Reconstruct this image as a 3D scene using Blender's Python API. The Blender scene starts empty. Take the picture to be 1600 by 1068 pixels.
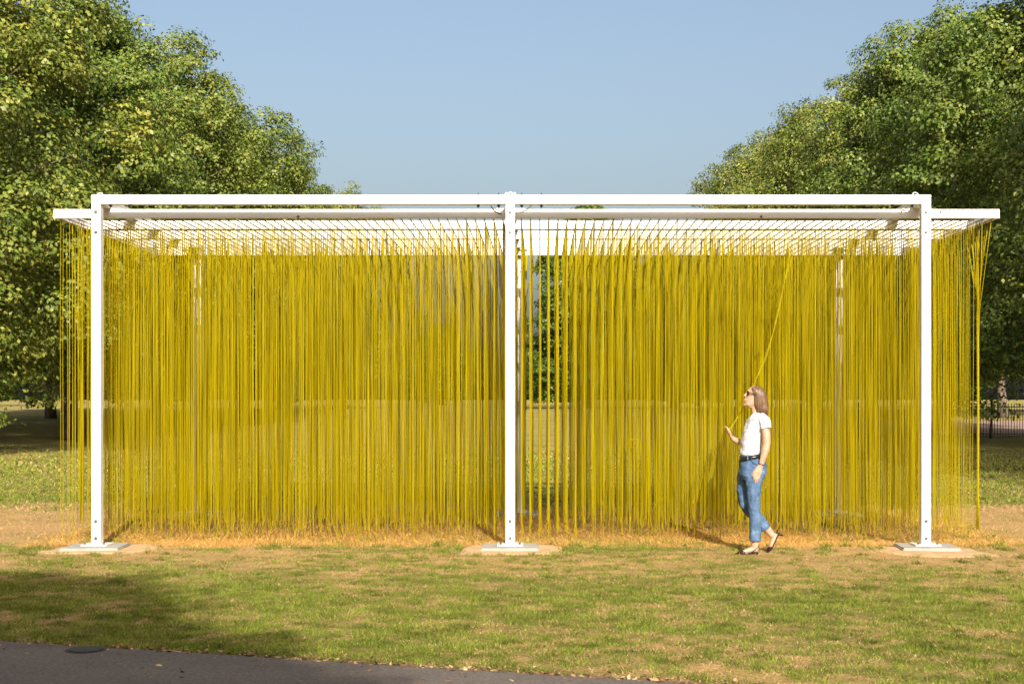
import bpy, bmesh, math, random
import numpy as np
from mathutils import Vector, Matrix

random.seed(7)
RNG = np.random.default_rng(7)
R = math.radians
scene = bpy.context.scene
COL = scene.collection

# ------------------------------------------------------------------ camera
CAM_Z = 1.573
cam_d = bpy.data.cameras.new('camera')
cam_d.sensor_width = 36.0
cam_d.lens = 50.0
cam_d.shift_x = -45.0 / 1600.0
cam_d.shift_y = 90.0 / 1600.0
cam_d.clip_start = 0.1
cam_d.clip_end = 3000.0
cam = bpy.data.objects.new('camera', cam_d)
cam.location = (0, 0, CAM_Z)
cam.rotation_euler = (R(90), 0, 0)
COL.objects.link(cam)
scene.camera = cam

# ------------------------------------------------------------------ sky, sun, exposure
SUN_EL, SUN_AZ = 27.0, 9.5          # azimuth: degrees to the right of straight behind the camera
world = bpy.data.worlds.new('World')
scene.world = world
world.use_nodes = True
wn = world.node_tree.nodes
wl = world.node_tree.links
bg = wn['Background']
sky = wn.new('ShaderNodeTexSky')
sky.sky_type = 'NISHITA'
sky.sun_disc = False
sky.sun_elevation = R(SUN_EL)
sky.sun_rotation = R(180 - SUN_AZ)
sky.altitude = 50
sky.air_density = 1.0
sky.dust_density = 6.5
sky.ozone_density = 0.35
wl.new(sky.outputs[0], bg.inputs[0])
bg.inputs[1].default_value = 0.130

sun_d = bpy.data.lights.new('sun', 'SUN')
sun_d.energy = 5.0
sun_d.angle = R(0.5)
sun_d.color = (1.0, 0.92, 0.81)
sun = bpy.data.objects.new('sun', sun_d)
e, a = R(SUN_EL), R(SUN_AZ)
sdir = Vector((-math.sin(a) * math.cos(e), math.cos(a) * math.cos(e), -math.sin(e)))
sun.rotation_euler = sdir.to_track_quat('-Z', 'Y').to_euler()
sun.location = (20, -40, 40)
COL.objects.link(sun)

scene.view_settings.view_transform = 'Standard'
scene.view_settings.look = 'None'
scene.view_settings.exposure = 0.6
scene.view_settings.gamma = 1.0
scene.render.engine = 'CYCLES'

# ------------------------------------------------------------------ helpers
def new_mat(name):
    m = bpy.data.materials.new(name)
    m.use_nodes = True
    nt = m.node_tree
    return m, nt, nt.nodes, nt.links, nt.nodes['Principled BSDF']

def noise_node(nt, scale, detail=4, rough=0.55, coord='Object', vec_scale=None):
    tc = nt.nodes.new('ShaderNodeTexCoord')
    n = nt.nodes.new('ShaderNodeTexNoise')
    n.inputs['Scale'].default_value = scale
    n.inputs['Detail'].default_value = detail
    n.inputs['Roughness'].default_value = rough
    if vec_scale:
        mp = nt.nodes.new('ShaderNodeMapping')
        mp.inputs['Scale'].default_value = vec_scale
        nt.links.new(tc.outputs[coord], mp.inputs[0])
        nt.links.new(mp.outputs[0], n.inputs['Vector'])
    else:
        nt.links.new(tc.outputs[coord], n.inputs['Vector'])
    return n

def ramp_node(nt, src, stops):
    r = nt.nodes.new('ShaderNodeValToRGB')
    el = r.color_ramp.elements
    while len(el) > 1:
        el.remove(el[-1])
    el[0].position = stops[0][0]
    el[0].color = (*stops[0][1], 1)
    for p, c in stops[1:]:
        x = el.new(p)
        x.color = (*c, 1)
    nt.links.new(src, r.inputs[0])
    return r

def bump_node(nt, src, strength, dist, bsdf):
    b = nt.nodes.new('ShaderNodeBump')
    b.inputs['Strength'].default_value = strength
    b.inputs['Distance'].default_value = dist
    nt.links.new(src, b.inputs['Height'])
    nt.links.new(b.outputs[0], bsdf.inputs['Normal'])
    return b

def noisy_mat(name, stops, scale, rough=0.6, bump=0.0, bdist=0.01, detail=4, spec=0.5, vec_scale=None, metallic=0.0):
    m, nt, n, l, b = new_mat(name)
    nz = noise_node(nt, scale, detail, vec_scale=vec_scale)
    rp = ramp_node(nt, nz.outputs['Fac'], stops)
    l.new(rp.outputs[0], b.inputs['Base Color'])
    b.inputs['Roughness'].default_value = rough
    b.inputs['Specular IOR Level'].default_value = spec
    b.inputs['Metallic'].default_value = metallic
    if bump:
        bump_node(nt, nz.outputs['Fac'], bump, bdist, b)
    return m

def tag(o, label=None, cat=None, group=None, kind=None):
    if label: o['label'] = label
    if cat: o['category'] = cat
    if group: o['group'] = group
    if kind: o['kind'] = kind
    return o

def empty(name, loc=(0, 0, 0), parent=None):
    o = bpy.data.objects.new(name, None)
    o.location = loc
    o.empty_display_size = 0.2
    COL.objects.link(o)
    if parent: o.parent = parent
    return o

def link(name, me, mat=None, parent=None, loc=None, smooth=False):
    o = bpy.data.objects.new(name, me)
    COL.objects.link(o)
    if mat is not None and len(me.materials) == 0:
        me.materials.append(mat)
    if parent: o.parent = parent
    if loc: o.location = loc
    if smooth:
        me.polygons.foreach_set('use_smooth', np.ones(len(me.polygons), dtype=bool))
    return o

def np_mesh(name, verts, faces, k):
    """fast mesh from arrays, all faces with k corners"""
    verts = np.asarray(verts, dtype=np.float32)
    faces = np.asarray(faces, dtype=np.int32)
    me = bpy.data.meshes.new(name)
    me.vertices.add(len(verts))
    me.vertices.foreach_set('co', verts.ravel())
    nf = len(faces)
    me.loops.add(nf * k)
    me.loops.foreach_set('vertex_index', faces.ravel())
    me.polygons.add(nf)
    me.polygons.foreach_set('loop_start', np.arange(0, nf * k, k, dtype=np.int32))
    me.update(calc_edges=True)
    return me

def add_box(bm, lo, hi):
    m = Matrix.Translation([(lo[i] + hi[i]) / 2 for i in range(3)]) @ Matrix.Diagonal([hi[i] - lo[i] for i in range(3)] + [1])
    return bmesh.ops.create_cube(bm, size=1, matrix=m)['verts']

def box_mesh(name, lo, hi, bevel=0.004, seg=2):
    bm = bmesh.new()
    add_box(bm, lo, hi)
    if bevel:
        bmesh.ops.bevel(bm, geom=bm.edges[:], offset=bevel, segments=seg, affect='EDGES', profile=0.5)
    me = bpy.data.meshes.new(name)
    bm.to_mesh(me)
    bm.free()
    return me

def tube_into(bm, pts, rads, n=8, caps=True):
    """tube along pts; each radius is r or (r_side, r_up) with the side axis kept as horizontal/depth as possible"""
    pts = [Vector(p) for p in pts]
    rings = []
    prev = None
    for i, p in enumerate(pts):
        if i == 0: t = pts[1] - pts[0]
        elif i == len(pts) - 1: t = pts[-1] - pts[-2]
        else: t = (pts[i + 1] - pts[i]).normalized() + (pts[i] - pts[i - 1]).normalized()
        t.normalize()
        if prev is None:
            ref = Vector((0, 1, 0)) if abs(t.y) < 0.9 else Vector((1, 0, 0))
            s = (ref - t * ref.dot(t)).normalized()
        else:
            s = (prev - t * prev.dot(t)).normalized()
        prev = s
        u = t.cross(s)
        r = rads[i] if isinstance(rads, (list, tuple)) else rads
        ra, rb = r if isinstance(r, (list, tuple)) else (r, r)
        rings.append([bm.verts.new(p + s * (ra * math.cos(2 * math.pi * k / n)) + u * (rb * math.sin(2 * math.pi * k / n))) for k in range(n)])
    for A, B in zip(rings, rings[1:]):
        for k in range(n):
            bm.faces.new((A[k], A[(k + 1) % n], B[(k + 1) % n], B[k]))
    if caps:
        bm.faces.new(rings[0][::-1])
        bm.faces.new(rings[-1])
    return rings

def rings_into(bm, rings, n=20, power=2.0):
    """closed loft of horizontal super-ellipse rings: (cx, cy, cz, rx, ry)"""
    out = []
    for (cx, cy, cz, rx, ry) in rings:
        vs = []
        for k in range(n):
            t = 2 * math.pi * k / n
            c, s = math.cos(t), math.sin(t)
            c = math.copysign(abs(c) ** (2 / power), c)
            s = math.copysign(abs(s) ** (2 / power), s)
            vs.append(bm.verts.new((cx + rx * c, cy + ry * s, cz)))
        out.append(vs)
    for A, B in zip(out, out[1:]):
        for k in range(n):
            bm.faces.new((A[k], A[(k + 1) % n], B[(k + 1) % n], B[k]))
    bm.faces.new(out[0][::-1])
    bm.faces.new(out[-1])

def bm_mesh(name, bm):
    bmesh.ops.recalc_face_normals(bm, faces=bm.faces[:])
    me = bpy.data.meshes.new(name)
    bm.to_mesh(me)
    bm.free()
    return me

def tube_mesh(name, pts, rads, n=8):
    bm = bmesh.new()
    tube_into(bm, pts, rads, n)
    return bm_mesh(name, bm)

_T = np.random.default_rng(3).random((8, 256, 256)).astype(np.float32)
def vnoise(x, y, scale, seed=0, octaves=3):
    out = 0; amp = 1.0; tot = 0
    for o in range(octaves):
        u = x * scale * 2 ** o + 31.7 * seed + 100; v = y * scale * 2 ** o + 17.3 * seed + 100
        iu = np.floor(u).astype(int); iv = np.floor(v).astype(int)
        fu = u - iu; fv = v - iv
        fu = fu * fu * (3 - 2 * fu); fv = fv * fv * (3 - 2 * fv)
        T = _T[(seed + o) % 8]
        g = lambda i, j: T[i % 256, j % 256]
        out = out + amp * ((g(iu, iv) * (1 - fu) + g(iu + 1, iv) * fu) * (1 - fv) + (g(iu, iv + 1) * (1 - fu) + g(iu + 1, iv + 1) * fu) * fv)
        tot += amp; amp *= 0.5
    return out / tot

def sstep(a, b, x):
    t = np.clip((x - a) / (b - a), 0, 1)
    return t * t * (3 - 2 * t)

def ground_z(x, y):
    return 0.85 * sstep(38, 100, y) + 0.30 * sstep(100, 300, y)

# where the lawn is green (1) and where it is worn to straw and soil (0)
def greenness(x, y):
    n1 = vnoise(x, y, 0.45, 1, 4)
    n2 = vnoise(x, y, 2.2, 2, 3)
    g = 0.60 + 0.0 * x
    y = y + 5.0 * (vnoise(x, y, 0.22, 6, 3) - 0.5) * sstep(15.5, 19.0, y)
    g = g - 0.30 * sstep(11.0, 14.2, y)                                  # drier towards the pavilion
    g = g - 0.24 * sstep(0.5, 4.5, x) * sstep(10.2, 12.8, y)             # trampled side
    under = sstep(15.0, 15.35, y) * (1 - sstep(19.9, 20.6, y)) * sstep(-6.2, -5.2, x) * (1 - sstep(5.0, 6.0, x))
    g = g * (1 - 0.97 * under)
    edge = np.exp(-((y - 14.95) / 0.22) ** 2) * (1 - sstep(4.8, 5.5, x))
    g = g + 0.28 * edge
    side = sstep(14.6, 15.4, y) * (1 - sstep(19.5, 23.0, y)) * np.clip(sstep(-4.6, -5.6, x) + sstep(4.3, 5.2, x), 0, 1)
    g = g * (1 - 0.85 * side)
    back = sstep(20.5, 22.5, y)
    g = g * (1 - back) + 0.62 * back
    n3 = vnoise(x, y, 7.0, 4, 2)
    g = g + 0.22 * sstep(0.5, -2.5, x) * sstep(13.0, 11.0, y)
    g = g + ((n1 - 0.5) * 0.60 + (n2 - 0.5) * 0.70 + (n3 - 0.5) * 1.2 * sstep(20, 15, y)) * (1 - 0.7 * sstep(20, 30, y))
    return np.clip(g, 0, 1)

SOIL = np.array([0.49, 0.325, 0.155]); TURF = np.array([0.165, 0.175, 0.042]); STRAW = np.array([0.50, 0.345, 0.13])

def path_edge(x):       # y of the path's far edge
    return 8.10 - 0.315 * x

# ------------------------------------------------------------------ ground
def make_ground():
    def axis(parts):
        out = []
        for a0, a1, s in parts:
            out += list(np.arange(a0, a1 - 1e-6, s))
        out.append(parts[-1][1])
        return np.array(out)
    xs = axis([(-1500, -300, 200), (-300, -60, 20), (-60, -14, 2), (-14, -8, 0.14), (-8, 8, 0.07), (8, 14, 0.14), (14, 60, 2), (60, 300, 20), (300, 1500, 200)])
    ys = axis([(-300, -60, 40), (-60, 4, 4), (4, 7, 0.14), (7, 16, 0.07), (16, 30, 0.14), (30, 120, 2), (120, 320, 10), (320, 2500, 200)])
    X, Y = np.meshgrid(xs, ys, indexing='ij')
    Z = ground_z(X, Y) + 0.02 * (vnoise(X, Y, 0.8, 5, 3) - 0.5) * sstep(14.2, 12.5, Y) * sstep(path_edge(X), path_edge(X) + 1.0, Y)
    Z = Z - 0.03 * (Y < path_edge(X) - 0.25) * (Y > 3)
    nx, ny = len(xs), len(ys)
    idx = np.arange(nx * ny).reshape(nx, ny)
    F = np.stack([idx[:-1, :-1], idx[1:, :-1], idx[1:, 1:], idx[:-1, 1:]], -1).reshape(-1, 4)
    V = np.stack([X, Y, Z], -1).reshape(-1, 3)
    me = np_mesh('ground', V, F, 4)
    g = greenness(X, Y).reshape(-1)
    x, y = V[:, 0], V[:, 1]
    soil = vnoise(x, y, 2.3, 6, 4)[:, None]
    dry = SOIL * (0.8 + 0.4 * soil)
    under = (sstep(15.0, 15.5, y) * (1 - sstep(19.9, 20.6, y)) * sstep(-6, -5, x) * (1 - sstep(4.8, 5.8, x)))[:, None]
    dry = dry * (1 - under) + np.array([0.60, 0.36, 0.105]) * (0.8 + 0.4 * soil) * under  # dry straw, its orange also holding yellow light bounced off the strings
    tf = TURF + (np.array([0.225, 0.25, 0.06]) - TURF) * sstep(19, 26, y)[:, None]
    c = dry * (1 - g[:, None]) + tf * g[:, None]
    strip = ((1 - sstep(0.02, 0.22, y - path_edge(x))) * (y > 0))[:, None]
    c = c * (1 - 0.8 * strip) + np.array([0.20, 0.125, 0.07]) * 0.8 * strip
    at = me.color_attributes.new('lawn', 'FLOAT_COLOR', 'POINT')
    at.data.foreach_set('color', np.concatenate([c, np.ones((len(c), 1))], 1).astype(np.float32).ravel())
    m, nt, n, l, b = new_mat('lawn_soil')
    ca = n.new('ShaderNodeVertexColor'); ca.layer_name = 'lawn'
    nz = noise_node(nt, 26, 6, 0.7)
    nz2 = noise_node(nt, 0.35, 5, 0.6)
    rp = ramp_node(nt, nz.outputs['Fac'], [(0.3, (0.5, 0.5, 0.45)), (0.7, (1.35, 1.3, 1.25))])
    rp2 = ramp_node(nt, nz2.outputs['Fac'], [(0.35, (0.8, 0.86, 0.75)), (0.65, (1.12, 1.06, 1.0))])
    mx = n.new('ShaderNodeMix'); mx.data_type = 'RGBA'; mx.blend_type = 'MULTIPLY'; mx.inputs[0].default_value = 1
    l.new(ca.outputs[0], mx.inputs[6]); l.new(rp.outputs[0], mx.inputs[7])
    mx2 = n.new('ShaderNodeMix'); mx2.data_type = 'RGBA'; mx2.blend_type = 'MULTIPLY'; mx2.inputs[0].default_value = 1
    l.new(mx.outputs[2], mx2.inputs[6]); l.new(rp2.outputs[0], mx2.inputs[7])
    l.new(mx2.outputs[2], b.inputs['Base Color'])
    b.inputs['Roughness'].default_value = 0.95
    b.inputs['Specular IOR Level'].default_value = 0.1
    bump_node(nt, nz.outputs['Fac'], 0.8, 0.03, b)
    o = link('ground', me, m, smooth=True)
    tag(o, 'worn park lawn of green and straw coloured grass', 'ground', kind='structure')
make_ground()

def sheet(name, outline, z, mat, label, cat, follow=False):
    bm = bmesh.new()
    vs = [bm.verts.new((p[0], p[1], (ground_z(p[0], p[1]) if follow else 0) + z)) for p in outline]
    bm.faces.new(vs)
    bmesh.ops.triangulate(bm, faces=bm.faces[:])
    o = link(name, bm_mesh(name, bm), mat)
    tag(o, label, cat, kind='structure')
    return o

# asphalt path
m_asph, nt, n, l, b = new_mat('asphalt')
nz = noise_node(nt, 55, 6, 0.75); nz2 = noise_node(nt, 1.4, 6, 0.65)
r1 = ramp_node(nt, nz.outputs['Fac'], [(0.3, (0.07, 0.058, 0.048)), (0.55, (0.15, 0.125, 0.104)), (0.72, (0.30, 0.255, 0.215))])
r2 = ramp_node(nt, nz2.outputs['Fac'], [(0.3, (0.78, 0.78, 0.78)), (0.7, (1.15, 1.12, 1.08))])
mx = n.new('ShaderNodeMix'); mx.data_type = 'RGBA'; mx.blend_type = 'MULTIPLY'; mx.inputs[0].default_value = 1
l.new(r1.outputs[0], mx.inputs[6]); l.new(r2.outputs[0], mx.inputs[7]); l.new(mx.outputs[2], b.inputs['Base Color'])
b.inputs['Roughness'].default_value = 0.85
bump_node(nt, nz.outputs['Fac'], 0.6, 0.004, b)
xs = np.arange(-40, 16.01, 0.12)
edge = [(x, path_edge(x) + 0.05 * (float(vnoise(np.array(x), np.array(0.0), 2.5, 4, 3)) - 0.5)) for x in xs]
sheet('asphalt_path', edge + [(16, path_edge(16) - 5.2), (-40, path_edge(-40) - 5.2)], 0.012, m_asph, 'dark grey asphalt path along the lawn edge', 'path')

m_sandpath = noisy_mat('sandy_gravel', [(0.3, (0.42, 0.30, 0.2)), (0.7, (0.58, 0.43, 0.3))], 3.0, 0.95, 0.2)
sheet('gravel_path', [(x, 98 + 0.02 * x) for x in range(-90, 41, 5)] + [(x, 101.5 + 0.02 * x) for x in range(40, -91, -5)], 0.02, m_sandpath, 'pale sandy path crossing the far end of the lawn', 'path', True)
m_road = noisy_mat('brown_road', [(0.3, (0.30, 0.20, 0.15)), (0.7, (0.40, 0.28, 0.22))], 1.5, 0.95, 0.2)
sheet('brown_road', [(x, 55) for x in range(9, 91, 3)] + [(x, 72) for x in range(90, 8, -3)], 0.02, m_road, 'reddish brown road behind the iron railing', 'road', True)

# ------------------------------------------------------------------ trees
def leaf_material(name, dark, mid, pale, pale_amt):
    m, nt, n, l, b = new_mat(name)
    n.remove(b)
    out = n['Material Output']
    geo = n.new('ShaderNodeNewGeometry')
    rp = ramp_node(nt, geo.outputs['Random Per Island'], [(0.0, dark), (0.5, mid), (1.0, tuple(1.25 * c for c in mid))])
    # pale flower bracts come in bunches
    nb = noise_node(nt, 1.9, 3, 0.6)
    ad = n.new('ShaderNodeMath'); ad.operation = 'MULTIPLY_ADD'; ad.inputs[1].default_value = 0.14; 
    l.new(geo.outputs['Random Per Island'], ad.inputs[0]); l.new(nb.outputs['Fac'], ad.inputs[2])
    pm = ramp_node(nt, ad.outputs[0], [(0.64 - pale_amt * 0.6, (0, 0, 0)), (0.80 - pale_amt * 0.6, (1, 1, 1))])
    pmx = n.new('ShaderNodeMix'); pmx.data_type = 'RGBA'
    l.new(pm.outputs[0], pmx.inputs[0]); l.new(rp.outputs[0], pmx.inputs[6]); pmx.inputs[7].default_value = (*pale, 1)
    nz = noise_node(nt, 0.45, 3, 0.6)
    rp2 = ramp_node(nt, nz.outputs['Fac'], [(0.32, (0.72, 0.84, 0.7)), (0.68, (1.18, 1.14, 0.95))])
    mx = n.new('ShaderNodeMix'); mx.data_type = 'RGBA'; mx.blend_type = 'MULTIPLY'; mx.inputs[0].default_value = 1
    l.new(pmx.outputs[2], mx.inputs[6]); l.new(rp2.outputs[0], mx.inputs[7])
    oi = n.new('ShaderNodeObjectInfo')
    rp3 = ramp_node(nt, oi.outputs['Random'], [(0.0, (0.82, 0.92, 0.85)), (1.0, (1.16, 1.06, 1.0))])
    mx3 = n.new('ShaderNodeMix'); mx3.data_type = 'RGBA'; mx3.blend_type = 'MULTIPLY'; mx3.inputs[0].default_value = 1
    l.new(mx.outputs[2], mx3.inputs[6]); l.new(rp3.outputs[0], mx3.inputs[7])
    pb = n.new('ShaderNodeBsdfPrincipled')
    pb.inputs['Roughness'].default_value = 0.5
    pb.inputs['Specular IOR Level'].default_value = 0.35
    l.new(mx3.outputs[2], pb.inputs['Base Color'])
    tr = n.new('ShaderNodeBsdfTranslucent')
    tm = n.new('ShaderNodeMix'); tm.data_type = 'RGBA'; tm.blend_type = 'MULTIPLY'; tm.inputs[0].default_value = 1
    l.new(mx3.outputs[2], tm.inputs[6]); tm.inputs[7].default_value = (1.25, 1.25, 0.55, 1)
    l.new(tm.outputs[2], tr.inputs[0])
    ms = n.new('ShaderNodeMixShader'); ms.inputs[0].default_value = 0.12
    l.new(pb.outputs[0], ms.inputs[1]); l.new(tr.outputs[0], ms.inputs[2])
    l.new(ms.outputs[0], out.inputs['Surface'])
    return m

M_LEAF = leaf_material('lime_leaves', (0.050, 0.084, 0.012), (0.102, 0.146, 0.021), (0.215, 0.230, 0.056), 0.22)
M_LEAF2 = leaf_material('dark_leaves', (0.035, 0.07, 0.012), (0.075, 0.125, 0.022), (0.16, 0.19, 0.05), 0.10)
M_BARK = noisy_mat('bark', [(0.3, (0.06, 0.045, 0.033)), (0.7, (0.19, 0.15, 0.115))], 6, 0.95, 0.7, 0.05, vec_scale=(3, 3, 0.5))

def crown_mesh(name, seed, H=16.0, z0=1.7, Rm=6.0, n_lobe=46, n_clump=900, per=175, leaf=0.112, prof=None):
    """crown of leaf faces: big limb lobes on the envelope, leaf clumps on the lobes, leaves on the clumps"""
    g = np.random.default_rng(seed)
    prof = prof or ([0, .08, .3, .5, .7, .85, .95, 1], [.60, .86, 1, .97, .84, .60, .36, .10])
    unit = lambda v: v / np.linalg.norm(v, axis=1, keepdims=True)
    # lobes
    lt = (np.arange(n_lobe) + g.random(n_lobe)) / n_lobe
    lth = np.arange(n_lobe) * 2.39996 + g.normal(size=n_lobe) * 0.35
    lr = (1.35 + 1.15 * g.random(n_lobe)) * (Rm / 6)
    lr = lr * np.where(lt > 0.85, 0.8, 1)
    env = np.interp(lt, *prof) * Rm * (0.74 + 0.44 * g.random(n_lobe))
    lc = np.maximum(env - lr * 0.85, 0.0)
    LC = np.stack([lc * np.cos(lth), lc * np.sin(lth), z0 + 0.6 + lt * (H - z0 - 1.4)], 1)
    # clumps on the lobes
    ns = int(n_clump * 0.80)
    li = g.integers(0, n_lobe, ns)
    out = np.stack([np.cos(lth), np.sin(lth), 0.35 + 0 * lth], 1)[li]
    cd = unit(g.normal(size=(ns, 3)) * 0.75 + out * 0.75)
    CC = LC[li] + cd * (lr[li] * (0.72 + 0.42 * g.random(ns)))[:, None] * np.array([1.0, 1.0, 0.85])
    crad = 0.34 + 0.40 * g.random(ns)
    # inner clumps close the crown
    ni = n_clump - ns
    t = g.random(ni); th = g.random(ni) * 6.283
    q = np.interp(t, *prof) * Rm * (0.25 + 0.42 * g.random(ni))
    CI = np.stack([q * np.cos(th), q * np.sin(th), z0 + 0.5 + t * (H - z0 - 2.0)], 1)
    C = np.concatenate([CC, CI]); rad = np.concatenate([crad, 0.9 + 0.5 * g.random(ni)])
    N = len(C)
    cnt = np.maximum((per * (rad / 0.62) ** 1.35).astype(int), 40)
    cnt[ns:] = (cnt[ns:] * 0.55).astype(int)
    ci = np.repeat(np.arange(N), cnt)
    M = len(ci)
    rdl = C.copy(); rdl[:, 2] = 0; rdl = unit(rdl + 1e-4)[ci] + np.array([0, 0, 0.2])
    d = unit(g.normal(size=(M, 3)) * 0.60 + rdl * 0.38 + np.array([0, 0, 0.30]))
    az = np.arctan2(d[:, 1], d[:, 0])
    spray = 1 + 0.30 * np.sin(5.0 * az + 13.0 * ci) * np.sin(4.0 * d[:, 2] + 7.0 * ci)
    P = C[ci] + d * (rad[ci] * (0.55 + 0.55 * g.random(M) ** 0.8) * spray)[:, None] * np.array([1.35, 1.35, 0.62])
    P[:, 2] -= 0.25 * (d[:, 0] ** 2 + d[:, 1] ** 2) * rad[ci]
    P[:, 2] = np.where(P[:, 2] < z0 - 0.9, z0 - 0.9 + 0.5 * g.random(M), P[:, 2])
    nrm = unit(d * 0.85 + rdl * 0.2 + np.array([0, 0, 0.35]) + g.normal(size=(M, 3)) * 0.33)
    tan = unit(np.cross(nrm, g.normal(size=(M, 3))))
    bit = np.cross(nrm, tan)
    s = leaf * (0.65 + 0.7 * g.random(M))[:, None]
    V = np.empty((M, 4, 3), dtype=np.float32)
    V[:, 0] = P - tan * s * 0.55
    V[:, 1] = P + bit * s * 0.42 + nrm * s * 0.10
    V[:, 2] = P + tan * s * 0.62 - nrm * s * 0.12
    V[:, 3] = P - bit * s * 0.42 + nrm * s * 0.10
    return np_mesh(name, V.reshape(-1, 3), np.arange(M * 4).reshape(-1, 4), 4)

def trunk_mesh(name, seed, H=16.0, r=0.27, Rm=6.0):
    rd = random.Random(seed)
    bm = bmesh.new()
    top = H * 0.72
    pts, rad = [], []
    for i in range(9):
        f = i / 8
        pts.append((0.25 * math.sin(3 * f + seed), 0.25 * math.cos(2.3 * f + seed) - 0.25 * math.cos(seed), -0.15 + f * top))
        rad.append(r * (1.25 if i == 0 else 1.0) * (1 - 0.78 * f))
    tube_into(bm, pts, rad, 12)
    for i in range(16):
        f = 0.2 + 0.6 * rd.random()
        z = -0.15 + f * top
        th = i * 2.4 + rd.random()
        ln = Rm * (0.55 + 0.3 * rd.random())
        b0 = Vector(pts[int(f * 8)]); b0.z = z
        q = [b0 + Vector((math.cos(th) * ln * u, math.sin(th) * ln * u, ln * 0.55 * u - 0.6 * u * u + 0.12 * math.sin(5 * u + i))) for u in (0, .3, .6, 1)]
        r0 = r * 0.36 * (1.2 - f)
        tube_into(bm, q, [r0, r0 * .75, r0 * .5, r0 * .2], 6)
    me = bm_mesh(name, bm)
    me.polygons.foreach_set('use_smooth', np.ones(len(me.polygons), dtype=bool))
    return me

CROWNS = [crown_mesh('crown', 11 + i) for i in range(4)]
TRUNKS = [trunk_mesh('trunk', 3 + i) for i in range(3)]
CROWN_HIGH = crown_mesh('crown', 41, z0=3.4, Rm=5.6, n_lobe=36, n_clump=420, per=150, leaf=0.19)
CROWN_NARROW = crown_mesh('crown', 51, H=16, z0=0.9, Rm=5.0, n_lobe=44, n_clump=640, per=170, leaf=0.18,
                          prof=([0, .1, .3, .5, .7, .85, .95, 1], [.7, .92, 1, .96, .78, .55, .34, .12]))
for me in CROWNS + [CROWN_HIGH]:
    me.materials.append(M_LEAF)
CROWN_NARROW.materials.append(M_LEAF2)
for me in TRUNKS:
    me.materials.append(M_BARK)

def tree(x, y, crown, trunk, rz, sc, szz, label, group=None, name='lime_tree'):
    t = empty(name, (x, y, float(ground_z(np.array(x), np.array(y)))))
    t.rotation_euler = (0, 0, rz)
    t.scale = (sc, sc, szz)
    tag(t, label, 'tree', group)
    link('trunk', trunk, None, t)
    link('crown', crown, None, t)
    return t

ORD = ('first', 'second', 'third', 'fourth', 'fifth', 'sixth', 'seventh')
rd = random.Random(5)
for i, (x, y, sc, sz) in enumerate([(-17.6, 39.5, 1.0, 1.03), (-17.3, 52, .98, 1.0), (-17.0, 63, 1.06, 1.08), (-17.8, 75, 1.05, 1.06),
                                    (-18.4, 87, .98, .98), (-18.0, 99, 1.0, 1.04), (-15.6, 113, .9, 1.08)]):
    tree(x, y, CROWNS[i % 4], TRUNKS[i % 3], rd.random() * 6.28, sc, sz,
         'tall leafy lime tree, %s from the asphalt path in the row opposite the railing' % ORD[i], 'avenue trees away from the railing')
for i, (x, y, sc, sz) in enumerate([(15.6, 19.0, .80, .80), (18.6, 35, 1.0, 1.0), (17.6, 47.5, 1.0, 1.04), (17.2, 60, 1.02, 1.1), (17.2, 73, 1.04, 1.12),
                                    (16.6, 86, 1.05, 1.14), (15.8, 99, 1.05, 1.16)]):
    tree(x, y, CROWNS[(i + 2) % 4], TRUNKS[(i + 1) % 3], rd.random() * 6.28, sc, sz,
         'tall leafy lime tree, %s from the asphalt path in the railing side row' % ORD[i], 'avenue trees on the railing side')
for i, (x, y) in enumerate([(-29.5, 44), (-29, 54), (-27.5, 64), (-26.2, 76), (-30, 90)]):  # nearest two are out of view, added to darken the ground below the trees
    tree(x, y, CROWN_HIGH, TRUNKS[i % 3], rd.random() * 6.28, 1.0, 1.0, 'high-crowned tree standing behind the avenue row, its trunk showing below', 'second row of trees behind the avenue')
for i, (x, y) in enumerate([(25.0, 77), (31, 86), (38, 78)]):
    tree(x, y, CROWN_HIGH, TRUNKS[i % 3], rd.random() * 6.28, 1.0, 1.0, 'high-crowned tree across the brown road behind the railing', 'trees across the brown road')
tree(3.6, 110, CROWN_NARROW, TRUNKS[0], 1.0, 0.98, 0.98, 'dense rounded tree at the far end of the lawn, skirted to the ground')
tree(10.8, 118, CROWN_NARROW, TRUNKS[1], 2.6, 1.15, 0.80, 'broad low tree between the far rounded tree and the railing side row')
for i in range(11):
    x = -75 + 15 * i + rd.random() * 5
    s = 0.42 + 0.16 * rd.random()
    tree(x, 150 + 16 * rd.random(), CROWN_NARROW, TRUNKS[i % 3], rd.random() * 6.28, s * 1.6, s, 'low distant tree on the far edge of the park', 'distant trees on the park edge', 'distant_tree')
for i, (x, y) in enumerate([(-18, 9), (-18.5, -4), (-17.5, -17), (19.5, 4), (19, -9), (18.5, -21), (-9, -28), (0.5, -30), (10, -29)]):  # unseen trees, added to keep sky light off the foreground shade
    tree(x, y, CROWNS[(i + 1) % 4], TRUNKS[i % 3], rd.random() * 6.28, 1.0, 1.0, 'tall lime tree added out of view to block sky light', 'added sky-blocking trees round the asphalt path')
tree(-0.3, -15.5, CROWN_NARROW, TRUNKS[2], 4.1, 1.0, 0.83, 'taller unseen tree added well behind the path to deepen its shade', None)  # second unseen tree, added so the foreground shade gets darker
# the tree behind the path whose shade falls on path and lawn
tree(-2.1, -8.0, CROWN_NARROW, TRUNKS[1], 2.0, 0.92, 0.66, 'tree growing behind the path and shading it')

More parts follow.
